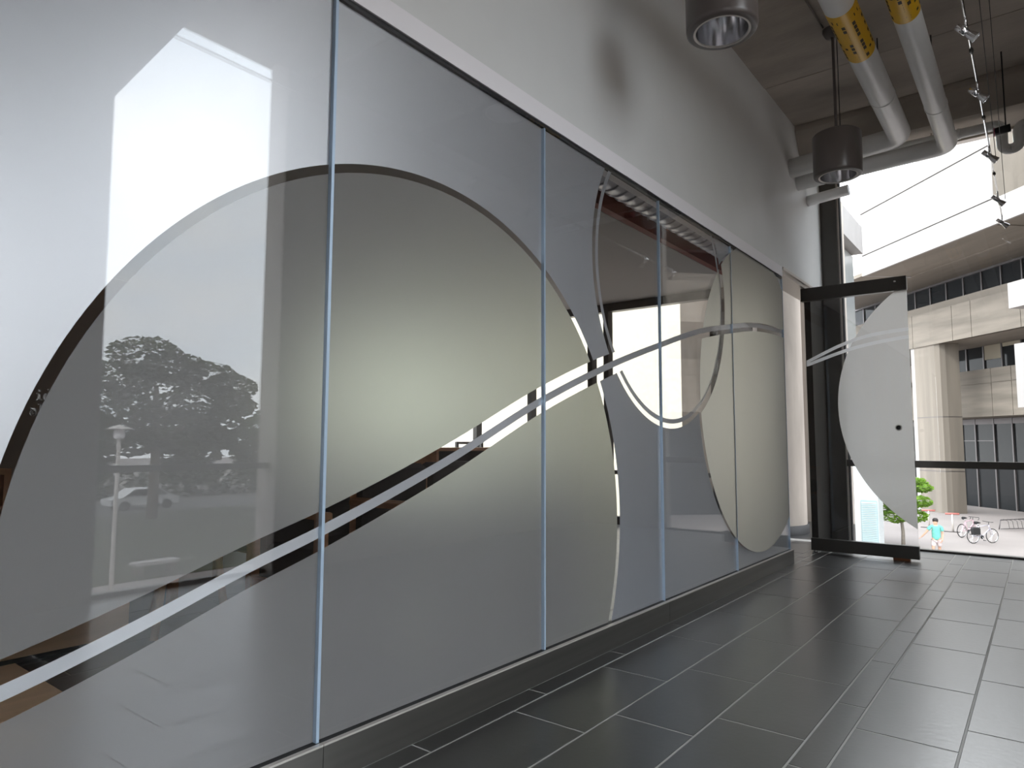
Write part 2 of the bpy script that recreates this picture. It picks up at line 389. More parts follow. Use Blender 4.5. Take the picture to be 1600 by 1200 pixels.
for i in range(6):
    a, b = YJ[i] + 0.003, YJ[i + 1] - 0.003
    p = thing('glass_panel', PANE_LABEL[i], 'glass panel', (GX, (a + b) / 2, Z0))
    loc = Vector((GX, (a + b) / 2, Z0))
    MB().box(-0.012, 0, a - loc.y, b - loc.y, 0, Z1 - Z0).build('pane', 'glass', p)
    vs, res = film_faces((a, b, Z0, Z1), closedcurves, opencurves, region)
    for k, fs in [(k, isl) for k, fl in res.items() for isl in islands(fl)]:
        nm, mt, x = FILM[k]; used = {}
        vv = []; ff = []
        for f in fs:
            g = []
            for q in f:
                if q not in used: used[q] = len(vv); vv.append((x - loc.x, vs[q].x - loc.y, vs[q].y - loc.z))
                g.append(used[q])
            ff.append(tuple(g))
        me = bpy.data.meshes.new(nm); me.from_pydata(vv, [], ff); me.materials.append(M[mt])
        bm = bmesh.new(); bm.from_mesh(me)
        for fc in bm.faces:
            fc.normal_update()
            if fc.normal.x < 0: fc.normal_flip()
        bm.to_mesh(me); bm.free()
        link(nm, me, p)
    ew = .006 if i < 3 else .0025
    MB().box(-0.014, 0.003, b - loc.y - ew, b - loc.y + min(ew, .0045), 0.0, Z1 - Z0 - .012).build('polished_edge', 'seam', p)
    if i == 1:   # grey serif lettering on the back of the glass, cut off by the film
        def glyph(name, parts):
            mb = MB()
            for (u0, u1, v0, v1) in parts: mb.box(-0.020, -0.0165, u0 - loc.y, u1 - loc.y, v0 - loc.z, v1 - loc.z)
            mb.build(name, 'letter', p)
        def ringparts(u, v, r, wd, n=14):
            L_ = []
            for q in range(n):
                t = 2 * math.pi * q / n; cu, cv = u + r * .8 * math.cos(t), v + r * math.sin(t); L_.append((cu - wd / 2, cu + wd / 2, cv - wd / 2, cv + wd / 2))
            return L_
        def letter_i(u, v): return [(u, u + .004, v, v + .016), (u - .003, u + .007, v, v + .0025), (u - .003, u + .004, v + .014, v + .016), (u, u + .004, v + .020, v + .024)]
        def letter_d(u, v): return ringparts(u + .005, v + .008, .0065, .0035) + [(u + .0095, u + .0135, v, v + .026), (u + .0065, u + .0135, v + .024, v + .026), (u + .0095, u + .0155, v, v + .0025)]
        def letter_a(u, v): return ringparts(u + .005, v + .0055, .0045, .003) + [(u + .008, u + .0115, v, v + .014), (u + .001, u + .011, v + .0135, v + .0165), (u + .008, u + .0135, v, v + .0025)]
        def letter_l(u, v): return [(u, u + .004, v, v + .026), (u - .003, u + .007, v, v + .0025), (u - .003, u + .004, v + .024, v + .026)]
        for nm, fn, u, v in (('letter', letter_i, .5360, 1.092), ('letter', letter_d, .5475, 1.092), ('letter', letter_a, .5225, 1.058), ('letter', letter_l, .5405, 1.058)): glyph(nm, fn(u, v))

# ------------------------------------------------------------------ pivot door, standing open at right angles
door = thing('door_1', 'open glass pivot door with dark bronze rails and a grey disc', None, (-1.762, 6.82, 0.0), kind='structure')
DW = 0.872
MB().box(0.004, DW - .004, -0.006, 0.006, 0.125, 2.39).build('pane', 'glass', door)
MB().bevbox(-0.02, DW, -0.028, 0.028, 2.372, 2.497, 0.003).build('top_rail', 'darksteel', door)
MB().bevbox(0.0, DW, -0.028, 0.028, 0.022, 0.132, 0.003).build('bottom_rail', 'darksteel', door)
MB().bevbox(DW - .20, DW - .07, -0.022, 0.022, 0.0, 0.024, 0.003).build('floor_stop', mat('copper_shoe', (0.22, 0.09, 0.045), 0.4, 0.6), door)
MB().lathe([(0, -.03), (.009, -.03), (.009, .03), (0, .03)], (DW - .09, 0, 2.455), 12, 'Y').build('bolt', 'chrome', door)
MB().lathe([(0, -.009), (.017, -.009), (.019, -.004), (.019, .009), (0, .009)], (0.757, 0, 1.152), 20, 'Y').build('lock', 'black', door)
MB().lathe([(0.019, -.007), (.026, -.007), (.026, .007), (.019, .007)], (0.757, 0, 1.152), 20, 'Y').build('lock_ring', 'alu', door)
MB().lathe([(0, -0.02), (.022, -0.02), (.022, 0.02), (0, 0.02)], (0.03, 0, 0.012), 16).build('pivot', 'steel', door)
DC = (-0.214 + 1.762, 1.356); DR = 1.278
u1 = spline([0, .018, .163, .305, .512, .846, .9], [1.782, 1.791, 1.860, 1.921, 1.985, 2.022, 2.024]); u2 = spline([0, .03, .092, .275, .456, .843, .9], [1.76, 1.765, 1.786, 1.847, 1.896, 1.952, 1.955])
def dregion(x, z):
    if abs(z - u1(x)) < .016 or abs(z - u2(x)) < .016: return 'stripe'
    return 'disc' if math.hypot(x - DC[0], z - DC[1]) < DR else None
xs_ = [-.02 + .012 * i for i in range(77)]
vs, res = film_faces((0.006, DW - .006, 0.132, 2.372), [circle2(DC, DR, 260)], [[(x, f(x) + s) for x in xs_] for f in (u1, u2) for s in (.016, -.016)], dregion)
M['doorstripe'] = film('pale_stripe_film', (0.80, 0.80, 0.78), (0.30, 0.30, 0.30), (0.1, 0.1, 0.1))
M['doordisc'] = film('door_disc_film', (0.60, 0.58, 0.55), (0.28, 0.275, 0.26), (0.10, 0.10, 0.10), 0.75, 1.3)
for k, nm, mt, isl in [(k, nm, mt, isl) for k, nm, mt in (('stripe', 'stripe_film', 'doorstripe'), ('disc', 'disc_film', 'doordisc')) for isl in islands(res[k])]:
    me = bpy.data.meshes.new(nm); used = {}; vv = []; ff = []
    for f in isl:
        g = []
        for q in f:
            if q not in used: used[q] = len(vv); vv.append((vs[q].x, 0.0075, vs[q].y))
            g.append(used[q])
        ff.append(tuple(g))
    me.from_pydata(vv, [], ff); me.materials.append(M[mt]); link(nm, me, door)

# opening behind the door: head channel, jamb, end wall
MB().box(-1.98, GX + .012, 6.07, 7.50, 2.532, 2.556).build('trim_3', 'alu', label='light metal door head channel under the grey wall', kind='structure')
MB().box(-1.775, -1.745, 6.07, 7.50, 2.500, 2.532).build('trim_4', 'alu', label='narrow lower lip of the door head channel', kind='structure')
MB().box(-1.80, GX - .002, 6.98, 7.50, 0.0, 2.532).build('wall_jamb', 'darksteel', label='dark steel jamb between door opening and end window', kind='structure')
# end window
win = thing('window_1', 'tall end window with a low dark rail over the plaza', None, (0, 7.55, 0), kind='structure')
MB().box(-1.78, -1.585, -0.07, 0.05, 0, 3.92).build('side_post', 'darksteel', win)
MB().box(-1.585, -1.568, -0.04, 0.03, 0, 3.92).build('glazing_bead', 'alu', win)
MB().box(-1.568, -1.556, -0.03, 0.03, 0, 3.92).build('seal', 'black', win)
XW = 0.06
MB().box(-1.58, XW, -0.05, 0.05, 0.785, 0.850).build('rail', 'darksteel', win)
MB().box(-1.58, XW, -0.03, 0.05, -0.01, 0.018).build('sill', 'darksteel', win)
MB().box(-1.58, XW, -0.03, 0.05, 3.88, 3.93).build('head', 'alu', win)
MB().box(XW, XW + .09, -0.07, 0.05, 0, 3.92).build('side_post', 'darksteel', win)
for za, zb in ((0.018, 0.785), (0.85, 3.88)):
    MB().add([(-1.556, 0, za), (XW, 0, za), (XW, 0, zb), (-1.556, 0, zb)], [(0, 1, 2, 3)]).build('pane', 'winglass', win)
MB().box(XW + .09, XR + .25, 7.5, 7.6, 0, ZC + .12).build('wall_end', 'rightwall', label='plaster wall beside the end window', kind='structure')

# wall opposite the glass with a full height opening that has a sloping head
def wall_poly(pts, x, t): return [(x, p[0], p[1]) for p in pts]
OPEN = [(1.79, 0.0), (3.05, 0.0), (3.04, ZC), (2.235, ZC), (1.76, 3.27)]
MB().prism(wall_poly([(1.10, 0), (1.79, 0), (1.76, 3.27), (2.235, ZC), (2.235, ZC + .12), (1.10, ZC + .12)], XR, 0), (.25, 0, 0)).build('wall_right', 'rightwall', label='plaster pier opposite the glass partition beside the sloping window', kind='structure')
MB().box(XR, XR + .25, YB, 1.10, 2.6, ZC + .12).build('wall_right_head', 'rightwall', label='plaster wall above the side window behind', kind='structure')
w5 = thing('window_5', 'wide side window facing the street behind the viewpoint', None, (XR + .12, 0, 0), kind='structure')
MB().add([(0, YB, 0), (0, 1.10, 0), (0, 1.10, 2.6), (0, YB, 2.6)], [(0, 1, 2, 3)]).build('pane', 'winglass', w5)
for yy in (YB + .03, -.25, 1.07): MB().box(-.03, .03, yy - .03, yy + .03, 0, 2.6).build('mullion', 'darksteel', w5)
for zz in (0, .8, 2.55): MB().box(-.03, .03, YB, 1.10, zz, zz + .045).build('rail', 'darksteel', w5)
MB().box(XR, XR + .25, 3.045, YE, 0, ZC + .12).build('wall_right_far', 'rightwall', label='plaster wall between the tall window and the corridor end', kind='structure')
w2 = thing('window_2', 'tall window with sloping head opposite the glass partition', None, (XR + .12, 0, 0), kind='structure')
MB().add([(0, p[0], p[1]) for p in OPEN], [tuple(range(5))]).build('pane', 'winglass', w2)
MB().box(-.03, .03, 1.79, 3.05, 0.80, 0.845).build('rail', 'darksteel', w2)
MB().box(-.03, .03, 1.79, 3.05, 0, 0.03).build('sill', 'darksteel', w2)
# plain wall behind the camera
MB().box(GX, XR + .25, YB - .15, YB, 0, ZC + .12).build('wall_back', 'rightwall', label='plaster wall closing the corridor behind', kind='structure')

# the room behind the glass
for nm, ya, yb_, za, zb in (('wall_room_back', YB, 5.0, 0, ZC + .12), ('wall_room_back_low', 5.0, YE + .1, 0, .95), ('wall_room_back_high', 5.0, YE + .1, 2.3, ZC + .12)):
    MB().box(XL - .2, XL, ya, yb_, za, zb).build(nm, 'roomwall', label='plain wall at the back of the room behind glass', kind='structure')
w6 = thing('window_6', 'wide strip window in the back wall of the room', None, (XL - .1, 0, 0), kind='structure')
MB().add([(0, 5.0, .95), (0, YE + .1, .95), (0, YE + .1, 2.3), (0, 5.0, 2.3)], [(0, 1, 2, 3)]).build('pane', 'winglass', w6)
for yy in (5.03, 6.2, YE): MB().box(-.04, .04, yy - .03, yy + .03, .95, 2.3).build('mullion', 'darksteel', w6)
MB().box(XL, GX - .03, YB - .2, YB, 0, ZC + .12).build('wall_room_side', 'roomwall', label='dark side wall of the room behind glass', kind='structure')
MB().box(XL, -2.625, YB, YE, 2.80, 2.86).build('ceiling_room', 'roomceil', label='grey suspended ceiling in the room behind glass', kind='structure')
MB().box(XL, -2.0, YE, YE + .15, 2.80, ZC + .12).build('wall_room_end', 'roomwall', label='wall above the room windows', kind='structure')
MB().box(-2.9, -2.5, YE, YE + .15, 0, 2.8).build('wall_room_pier', 'conc_int', label='concrete pier at the end of the room', kind='structure')
w4 = thing('window_4', 'row of room windows with dark frames beyond the study tables', None, (0, YE + .06, 0), kind='structure')
MB().box(XL, -2.9, -.05, .05, 2.70, 2.80).build('head', 'darksteel', w4)
MB().box(XL, -2.9, -.05, .05, 0.0, 0.10).build('sill', 'darksteel', w4)
MB().box(XL, -2.9, -.05, .05, 0.62, 0.67).build('rail', 'darksteel', w4)
for xx in (-7.6, -6.6, -5.6, -4.62, -4.38, -2.96): MB().box(xx - .035, xx + .035, -.06, .06, 0, 2.75).build('mullion', 'darksteel', w4)
MB().add([(XL, 0, 0.05), (-2.9, 0, 0.05), (-2.9, 0, 2.75), (XL, 0, 2.75)], [(0, 1, 2, 3)]).build('pane', 'winglass', w4)

# building mass under and around the storey so daylight enters only through glass
MB().box(XL - .3, XR + .3, YB - .3, YE + .12, -3.6, -0.35).build('wall_base', 'conc_band', label='concrete storey below the corridor floor', kind='structure')

# ================================================================== CORRIDOR FITTINGS
def pendant(y, label, x=-1.075):
    t = thing('pendant_lamp', label, 'lamp', (x, y, 2.93), group=None)
    MB().lathe([(.118, .0), (.150, .0), (.160, .006), (.163, .02), (.163, .30), (.155, .31), (0, .31)], (0, 0, 0), 48).build('housing', 'taupe', t)
    MB().lathe([(.130, -.0015), (.121, -.002), (.117, .004)], (0, 0, 0), 48).build('trim_ring', 'alu', t)
    MB().lathe([(.117, .002), (.112, .05), (.095, .12), (.070, .17), (.055, .185)], (0, 0, 0), 48).build('reflector', 'reflector', t)
    MB().lathe([(.056, .183), (.05, .19), (0, .19)], (0, 0, 0), 32).build('lamp_holder', 'black', t)
    MB().lathe([(0, .14), (.02, .145), (.028, .165), (.025, .19)], (0, 0, 0), 24).build('bulb', 'bulb', t)
    MB().lathe([(.010, .30), (.010, 1.085)], (0, 0, 0), 16).build('rod', 'taupe', t)
    MB().lathe([(.003, .30), (.003, 1.09)], (.025, .01, 0), 8).build('supply_cord', 'black', t)
    MB().lathe([(.012, 1.05), (.05, 1.06), (.068, 1.095), (.068, 1.125)], (0, 0, 0), 32).build('ceiling_canopy', 'taupe', t)
    return t
pendant(5.185, 'taupe drum pendant lamp hanging in front of the white pipes')
pendant(2.99, 'taupe drum pendant lamp hanging over the middle of the partition', -1.095)
MB().tube([(-1.20, 1.2, 4.03), (-1.16, 3.9, 4.03), (-1.12, 5.10, 4.035)], .008, 10).build('conduit', 'chrome', label='thin shiny conduit running along the ceiling to a pendant lamp', cat='conduit')

def elbow_run(pts, rad, n=8):
    """polyline with rounded corners"""
    out = [Vector(pts[0])]
    for i in range(1, len(pts) - 1):
        a, b, c = (Vector(pts[k]) for k in (i - 1, i, i + 1)); u = (a - b).normalized(); v = (c - b).normalized()
        for k in range(n + 1):
            t = k / n; p = (b + u * rad) * (1 - t) ** 2 + b * 2 * t * (1 - t) + (b + v * rad) * t ** 2; out.append(p)
    out.append(Vector(pts[-1])); return out
def insulated_pipe(name, label, pts, r, rad, cols, band=None, hang=()):
    t = thing(name, label, 'pipe', pts[0]); o = Vector(pts[0]); P = [Vector(p) - o for p in elbow_run(pts, rad)]
    MB().tube(P, r, 28).build('jacket', 'pipe', t)
    for c, ax in cols:
        c = Vector(c) - o; MB().lathe([(r, -.012), (r + .004, -.010), (r + .004, .010), (r, .012)], c, 28, ax).build('collar', 'pipe', t)
    if band:
        y0, y1 = band; cx, cz = pts[0][0] - o.x, pts[0][2] - o.z
        lb = MB().lathe([(r + .0015, y0 - o.y), (r + .0015, y1 - o.y)], (cx, 0, cz), 32, 'Y').build('marking_band', 'yellow', t)
        rnd = random.Random(3)
        for a0 in (R(-118), R(-30)):       # arrow and a line of print on two sides
            mb = MB(); rr = r + .0024
            def quad(a, b, ya, yb):
                mb.add([(cx + rr * math.cos(q), yy, cz + rr * math.sin(q)) for q, yy in ((a, ya), (b, ya), (b, yb), (a, yb))], [(0, 1, 2, 3)])
            ys_, L_ = y0 - o.y + .05, y1 - y0 - .1
            am = a0; hw = .046 / r
            mb.add([(cx + rr * math.cos(q), yy, cz + rr * math.sin(q)) for q, yy in ((am, ys_ - .03), (am + hw, ys_ + .015), (am + hw * .4, ys_ + .015), (am + hw * .4, ys_ + .045), (am - hw * .4, ys_ + .045), (am - hw * .4, ys_ + .015), (am - hw, ys_ + .015))], [tuple(range(7))])
            yy = ys_ + .075; n = 0
            while yy < y1 - o.y - .05:
                if n % 6 != 4:
                    quad(am - hw, am + hw, yy, yy + .012); s = rnd.choice((0, 1, 2))
                    if s != 1: quad(am - hw, am - hw * .6, yy, yy + .038)
                    if s != 2: quad(am + hw * .6, am + hw, yy, yy + .034)
                    if s == 1: quad(am - hw * .2, am + hw * .15, yy, yy + .024)
                    if rnd.random() < .5: quad(am - hw, am + hw, yy + .028, yy + .038)
                yy += .046; n += 1
            mb.build('print', 'ink', lb, kind='stuff')
    for (hx, hy, hz) in hang:
        MB().lathe([(.004, 0), (.004, ZC - hz + .06)], (hx - o.x, hy - o.y, hz - o.z), 8).build('hanger_rod', 'black', t)
    return t
insulated_pipe('insulated_pipe', 'white jacketed pipe with yellow band beside the drum lamps, turning towards the wall', [(-.835, -1.4, 3.63), (-.835, 6.45, 3.63), (-1.78, 6.45, 3.57)], .088, .12, [((-.835, 3.2, 3.63), 'Y'), ((-.835, 5.6, 3.63), 'Y')], (4.22, 4.83), [(-.835, 5.5, 3.70), (-.835, 2.5, 3.70)])
insulated_pipe('insulated_pipe', 'thinner white jacketed pipe with yellow band running beside the cable spotlights', [(-.512, -1.4, 3.54), (-.512, 6.66, 3.54), (-1.78, 6.66, 3.50)], .074, .11, [((-.512, 5.8, 3.54), 'Y')], (3.70, 4.40), [(-.512, 5.7, 3.6), (-.512, 2.7, 3.6)])
insulated_pipe('insulated_pipe', 'slim white pipe with a downward loop along the window head', [(-1.3, 6.88, 3.70), (-.150, 6.88, 3.70), (-.150, 6.88, 3.47), (-.035, 6.88, 3.47), (-.035, 6.88, 3.66), (1.2, 6.88, 3.66)], .042, .06, [((-.45, 6.88, 3.70), 'X')])
insulated_pipe('insulated_pipe', 'short white pipe stub beside the top of the end window post', [(-1.74, 7.0, 3.42), (-1.36, 7.0, 3.45)], .052, .05, [])
# sprinkler between the pipes
sp = thing('sprinkler', 'small red sprinkler head between the white pipes', 'sprinkler', (-.66, 6.95, 3.70))
MB().lathe([(.006, 0), (.006, .09)], (0, 0, 0), 8).build('stem', 'alu', sp)
MB().lathe([(0, -.045), (.022, -.045), (.022, -.04), (.004, -.04), (.007, 0)], (0, 0, 0), 14).build('deflector', 'redbrown', sp)

# cable spotlights
RX, RZ = -.192, 3.01
MB().tube([(RX, -1.2, RZ), (RX, 7.25, RZ)], .0055, 8).build('power_cable', 'chrome', label='thin metal rail carrying the row of spotlights', cat='rail')
for dy, dx in ((4.6, .06), (5.6, .10)):
    MB().tube([(RX + dx, dy - 3.0, ZC), (RX + dx * .4, dy + 1.2, RZ + .02)], .0022, 6).build('stay_wire', 'black', label='dark stay wire from the ceiling to the spotlight rail', cat='wire', group='stay wires of the spotlight rail')
SPL = ['spotlight on the rail above the pale wall slab, last at the window', 'spotlight on the rail, second from the end window', 'spotlight on the rail just below the downward pipe loop', 'spotlight on the rail in front of the beam face', 'spotlight on the rail beside the yellow pipe bands']
proto = None
for y, lb in zip((7.2, 6.5, 5.45, 4.42, 3.7), SPL):
    if proto is None:
        proto = t = thing('cable_spotlight', lb, 'spotlight', (RX, y, RZ), group='cable spotlights')
        d = Vector((.70, .10, -.75)).normalized()
        MB().tube([Vector((0, 0, .012)), Vector((0, 0, -.045))], .005, 8).build('clip', 'chrome', t)
        a = Vector((-.035, .01, -.03))
        MB().tube([a, a + d * .055], [.016, .017], 16).build('socket', 'chrome', t)
        hd = MB().tube([a + d * .055, a + d * .075, a + d * .105], [.013, .019, .024], 20, cap=False).build('reflector', 'reflector', t)
        MB().tube([a + d * .100, a + d * .102], [.0225, .0225], 20).build('lens', mat('lamp_lens', (.75, .75, .75), .1), t)
    else: dup(proto, (RX, y, RZ), None, lb)
cp = None
CPL = ['dark coupler on the rail between beam spotlight and pipe loop spotlight', 'dark coupler on the rail between pipe loop spotlight and second window spotlight', 'dark coupler on the rail just before the last spotlight at the window']
for y in (4.05, 4.95, 6.05, 6.85):
    if cp is None: cp = MB().lathe([(0, -.028), (.008, -.025), (.011, 0), (.008, .025), (0, .028)], (0, 0, 0), 12, 'Y').build('rail_coupler', 'darksteel', label='dark coupler on the rail beside the second yellow band', cat='coupler', group='couplers on the spotlight rail'); cp.location = (RX, y, RZ)
    else: c = cp.copy(); COL.objects.link(c); c.location = (RX, y, RZ); c['label'] = CPL.pop(0)
bs = thing('black_spotlight', 'stubby black spotlight with a pink ring beside the pipe loop', 'spotlight', (-.13, 6.3, 3.42))
MB().tube([(-.05, 0, 0), (.05, 0, .01)], .03, 16).build('body', 'black', bs)
MB().tube([(-.056, 0, 0), (-.05, 0, 0)], .033, 16).build('ring', mat('pink_ring', (.45, .08, .14), .4), bs)
MB().tube([(0.02, 0, .02), (0.02, 0, .66)], .005, 8).build('bracket', 'black', bs)

# ================================================================== ROOM BEHIND THE GLASS
dt = thing('ventilation_duct', 'round galvanised duct with raised rings in the ceiling void', 'duct', (-2.36, 0, 2.95))
MB().lathe([(0, .5), (.14, .5), (.14, 7.3), (0, 7.3)], (0, 0, 0), 32, 'Y').build('tube', 'duct', dt)
for k in range(30): MB().lathe([(.14, -.012), (.150, 0), (.14, .012)], (0, 3.2 + k * .135, 0), 32, 'Y').build('ring', 'duct', dt)
MB().box(-2.62, -2.555, .3, 7.5, 2.80, 2.93).build('steel_beam', 'redbrown', label='red primed steel beam beside the round duct', cat='beam')
MB().box(-2.55, -2.45, .3, 7.5, 3.55, 3.75).build('cable_tray', 'duct', label='flat metal cable tray above the round duct', cat='cable tray')
cc = thing('concrete_column', 'round concrete column seen through the door opening', 'column', (-2.62, 8.15, 0))
MB().lathe([(.46, .10), (.46, 4.0)], (0, 0, 0), 48).build('shaft', 'conc_int', cc)
MB().lathe([(.48, 0), (.48, .10), (.46, .10)], (0, 0, 0), 48).build('base_band', 'black', cc)
MB().box(-4.2, -1.95, 7.85, 9.6, 3.9, 4.2).build('ceiling_lobby', 'conc_ceil', label='concrete ceiling over the lobby beyond the door', kind='structure')
MB().box(-4.2, -1.95, 9.45, 9.6, 0, 3.9).build('wall_lobby', 'conc_int', label='concrete wall of the lobby beyond the door', kind='structure')
MB().box(-4.2, -1.95, 7.67, 9.6, -.35, 0).build('floor_lobby', 'tile', label='dark floor of the lobby beyond the door', kind='structure')

def armchair(label):
    t = thing('armchair', label, 'chair', group='armchairs in the room behind glass')
    for sy in (-.31, .31):
        for sx in (-.30, .30):
            MB().bevbox(sx - .025, sx + .025, sy - .025, sy + .025, 0, .64 if sx > 0 else .80, .004).build('leg', 'wood', t)
        MB().bevbox(-.33, .34, sy - .035, sy + .035, .62, .655, .006).build('armrest', 'wood', t)
        MB().box(-.30, .30, sy - .018, sy + .018, .22, .27).build('side_rail', 'wood', t)
    MB().bevbox(-.28, .30, -.28, .28, .27, .45, .03).build('seat_cushion', 'panel', t)
    MB().bevbox(-.36, -.22, -.28, .28, .40, .86, .03).build('back_cushion', 'panel', t)
    MB().box(-.38, -.34, -.30, .30, .70, .76).build('back_rail', 'wood', t)
    return t
a0 = armchair('wooden armchair with charcoal cushions, in the row end next to the easel'); a0.location = (-3.15, 2.42, 0)
for (x, y, rz), lb in zip([(-3.2, 3.12, 0), (-3.3, 3.85, 0), (-4.6, 2.4, math.pi), (-4.6, 3.3, math.pi)], ['wooden armchair with charcoal cushions, middle of three in a row', 'wooden armchair with charcoal cushions, in the row end next to the bookcase', 'wooden armchair turned to face the row, beside the easel', 'wooden armchair turned to face the row, beside the low bookcase']): dup(a0, (x, y, 0), rz, lb)
def bookcase(name, label, loc, w, d, h, m='wood'):
    t = thing(name, label, 'shelf', loc)
    for y in (0, w - .03): MB().box(0, d, y, y + .03, 0, h).build('side_panel', m, t)
    for z in (.05, .36, .64, h - .03): MB().box(0, d, .03, w - .03, z, z + .03).build('shelf_board', m, t)
    MB().box(0, .015, .03, w - .03, .05, h - .03).build('back_panel', 'panel', t)
    return t
bookcase('bookcase', 'low red oak bookcase standing near the room windows', (-4.6, 4.35, 0), 1.3, .35, .96)
bookcase('bookcase', 'red oak bookcase whose top shows inside the rising ring', (-4.6, -.7, 0), 1.9, .35, .86)
def plinth(label, x0, x1, y0, y1, h):
    t = thing('display_plinth', label, 'plinth', (x0, y0, 0))
    MB().bevbox(0, x1 - x0, 0, y1 - y0, h - .03, h, .004).build('top', 'woodlight', t)
    MB().box(.02, x1 - x0 - .02, .02, y1 - y0 - .02, 0.03, h - .03).build('body', 'woodlight', t)
    MB().box(.05, x1 - x0 - .05, .05, y1 - y0 - .05, 0, .03).build('kick', 'black', t)
plinth('low oak plinth close behind the glass under the stripe', -2.5, -2.0, .15, .75, .33)
plinth('long low oak plinth lying under the rising flank of the ring', -4.2, -3.67, .5, 1.60, .30)
st = thing('wooden_easel', 'slim wooden easel standing behind the clear band', 'easel', (-3.6, 1.86, 0))
for y in (-.12, .12): MB().tube([(0, y * 1.6, 0), (-.06, y * .4, 1.1)], .02, 8).build('leg', 'woodlight', st)
MB().tube([(-.45, 0, 0), (-.06, 0, 1.1)], .02, 8).build('back_leg', 'woodlight', st)
MB().box(-.03, .05, -.2, .2, .42, .46).build('tray', 'woodlight', st)
def chair(label):
    t = thing('side_chair', label, 'chair', group='side chairs by the room windows')
    for sx in (-.2, .2):
        for sy in (-.2, .2): MB().box(sx - .018, sx + .018, sy - .018, sy + .018, 0, 1.02 if sx < 0 else .45).build('leg', 'darksteel', t)
    MB().bevbox(-.22, .22, -.22, .22, .44, .475, .005).build('seat', 'wood', t)
    for z in (.62, .76, .90, .99): MB().box(-.21, -.19, -.2, .2, z, z + .03).build('back_slat', 'darksteel', t)
    return t
c0 = chair('dark slat back chair in front of the room windows'); c0.location = (-4.9, 6.5, 0); c0.rotation_euler = (0, 0, .3)
for x, y, rz in ((-5.7, 6.6, -.2), (-4.1, 6.6, 1.4)): dup(c0, (x, y, 0), rz)
tb = thing('study_table', 'red oak study table among the chairs by the windows', 'table', (-5.9, 5.55, 0))
MB().bevbox(-.7, .7, -.4, .4, .70, .74, .005).build('tabletop', 'wood', tb)
for sx in (-.64, .64):
    for sy in (-.34, .34): MB().box(sx - .03, sx + .03, sy - .03, sy + .03, 0, .70).build('leg', 'wood', tb)

# ================================================================== OUTSIDE
ZG = -3.6
MB().box(-160, 200, -120, 200, ZG - .5, ZG).build('plaza_ground', 'plaza', label='pale concrete plaza paving outside', kind='structure')
MB().box(20.5, 43, -40, 70, ZG, ZG + .03).build('planting_ground', 'lawn', label='dark planting bed between path and street', kind='structure')
MB().box(43, 52, -60, 90, ZG, ZG + .02).build('road', 'road', label='asphalt street beyond the planting bed', kind='structure')
MB().box(-24, -5.0, 22, 23.5, ZG, 9).build('wall_annex', mat('cream_render', (.44, .405, .325), .8, var=.06), label='cream rendered wall outside the room windows', kind='structure')

# --- concrete building across the plaza
B = thing('concrete_building', 'brutalist concrete building with overhanging pale slab and white balconies across the plaza', 'building', (-3.27, 61.41, 0), R(-46))
def bb(name, m, s0, s1, t0, t1, z0, z1, parent=None): return MB().box(s0, s1, t0, t1, z0, z1).build(name, m, parent or B)
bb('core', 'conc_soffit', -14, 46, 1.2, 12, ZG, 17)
g = bb('ground_glazing', 'bglass', -10, 46, 0.0, .1, ZG, 3.0)
for s in (-2.9, -2.45, -1.06, .68, 2.3, 3.95, 5.6, 7.25): bb('mullion', 'mull', s - .05, s + .05, -.12, 0, ZG, 3.0, g)
for z in (-.6, 1.3): bb('transom', 'mull', -2.9, .7, -.05, 0, z, z + .06, g)
bb('transom', 'mull', -10, 46, -.1, 0, 2.55, 2.95, g)
bb('slab', 'conc_soffit', -10, 46, -2.9, 1.2, 2.97, 3.2)
lp = bb('lower_parapet', 'conc_soffit', .25, 46, -2.95, -2.2, 3.0, 6.2)
cuts = [.18, 4.0, 5.66, 9.5, 11.2, 15, 20, 26, 33, 40, 46]
for a, b in zip(cuts[:-1], cuts[1:]):
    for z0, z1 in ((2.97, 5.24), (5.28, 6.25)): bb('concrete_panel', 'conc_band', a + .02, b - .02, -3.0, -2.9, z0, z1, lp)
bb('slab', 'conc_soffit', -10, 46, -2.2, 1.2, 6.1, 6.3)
w1 = bb('window_band', 'bglass', -.8, 46, -2.0, -1.9, 6.3, 8.4)
for s in (-.75, .82, 2.4, 3.98, 5.6, 7.2): bb('mullion', 'mull', s - .05, s + .05, -2.1, -2.0, 6.3, 8.35, w1)
for s0, s1, z0 in ((2.47, 3.92, 7.0), (4.05, 5.5, 7.75)): bb('blind', 'blind', s0, s1, -2.06, -2.0, z0, 8.3, w1)
bb('window_head', 'mull', -.8, 46, -2.12, -1.9, 8.2, 8.35, w1)
bb('slab', 'conc_soffit', -10, 46, -6.3, 1.2, 8.0, 8.6)
up = bb('upper_parapet', 'conc_soffit', -9.9, 46, -6.45, -5.9, 8.0, 10.2)
cuts = [-10, -6.4, -2.6, 1.2, 5.03, 6.66, 10.4, 12.1, 16, 20, 26, 33, 40, 46]
for a, b in zip(cuts[:-1], cuts[1:]): bb('concrete_panel', 'conc_band', a + .02, b - .02, -6.5, -6.4, 7.93, 10.28, up)
bb('slab', 'conc_soffit', -10, 46, -5.9, 1.2, 10.2, 10.9)
w2b = bb('window_band', 'bglass', -10, 46, -4.0, -3.9, 10.9, 12.9)
for k in range(18): bb('mullion', 'mull', -9.6 + k * 1.61 - .05, -9.6 + k * 1.61 + .05, -4.1, -4.0, 10.9, 12.85, w2b)
bb('window_head', 'mull', -10, 46, -4.15, -3.9, 12.7, 12.85, w2b)
sf = bb('soffit', 'conc_soffit', -9, 46, -10.9, 1.2, 12.85, 13.1)
bb('groove_strip', 'conc_band', -9, 46, -7.45, -7.25, 12.80, 12.85, sf)
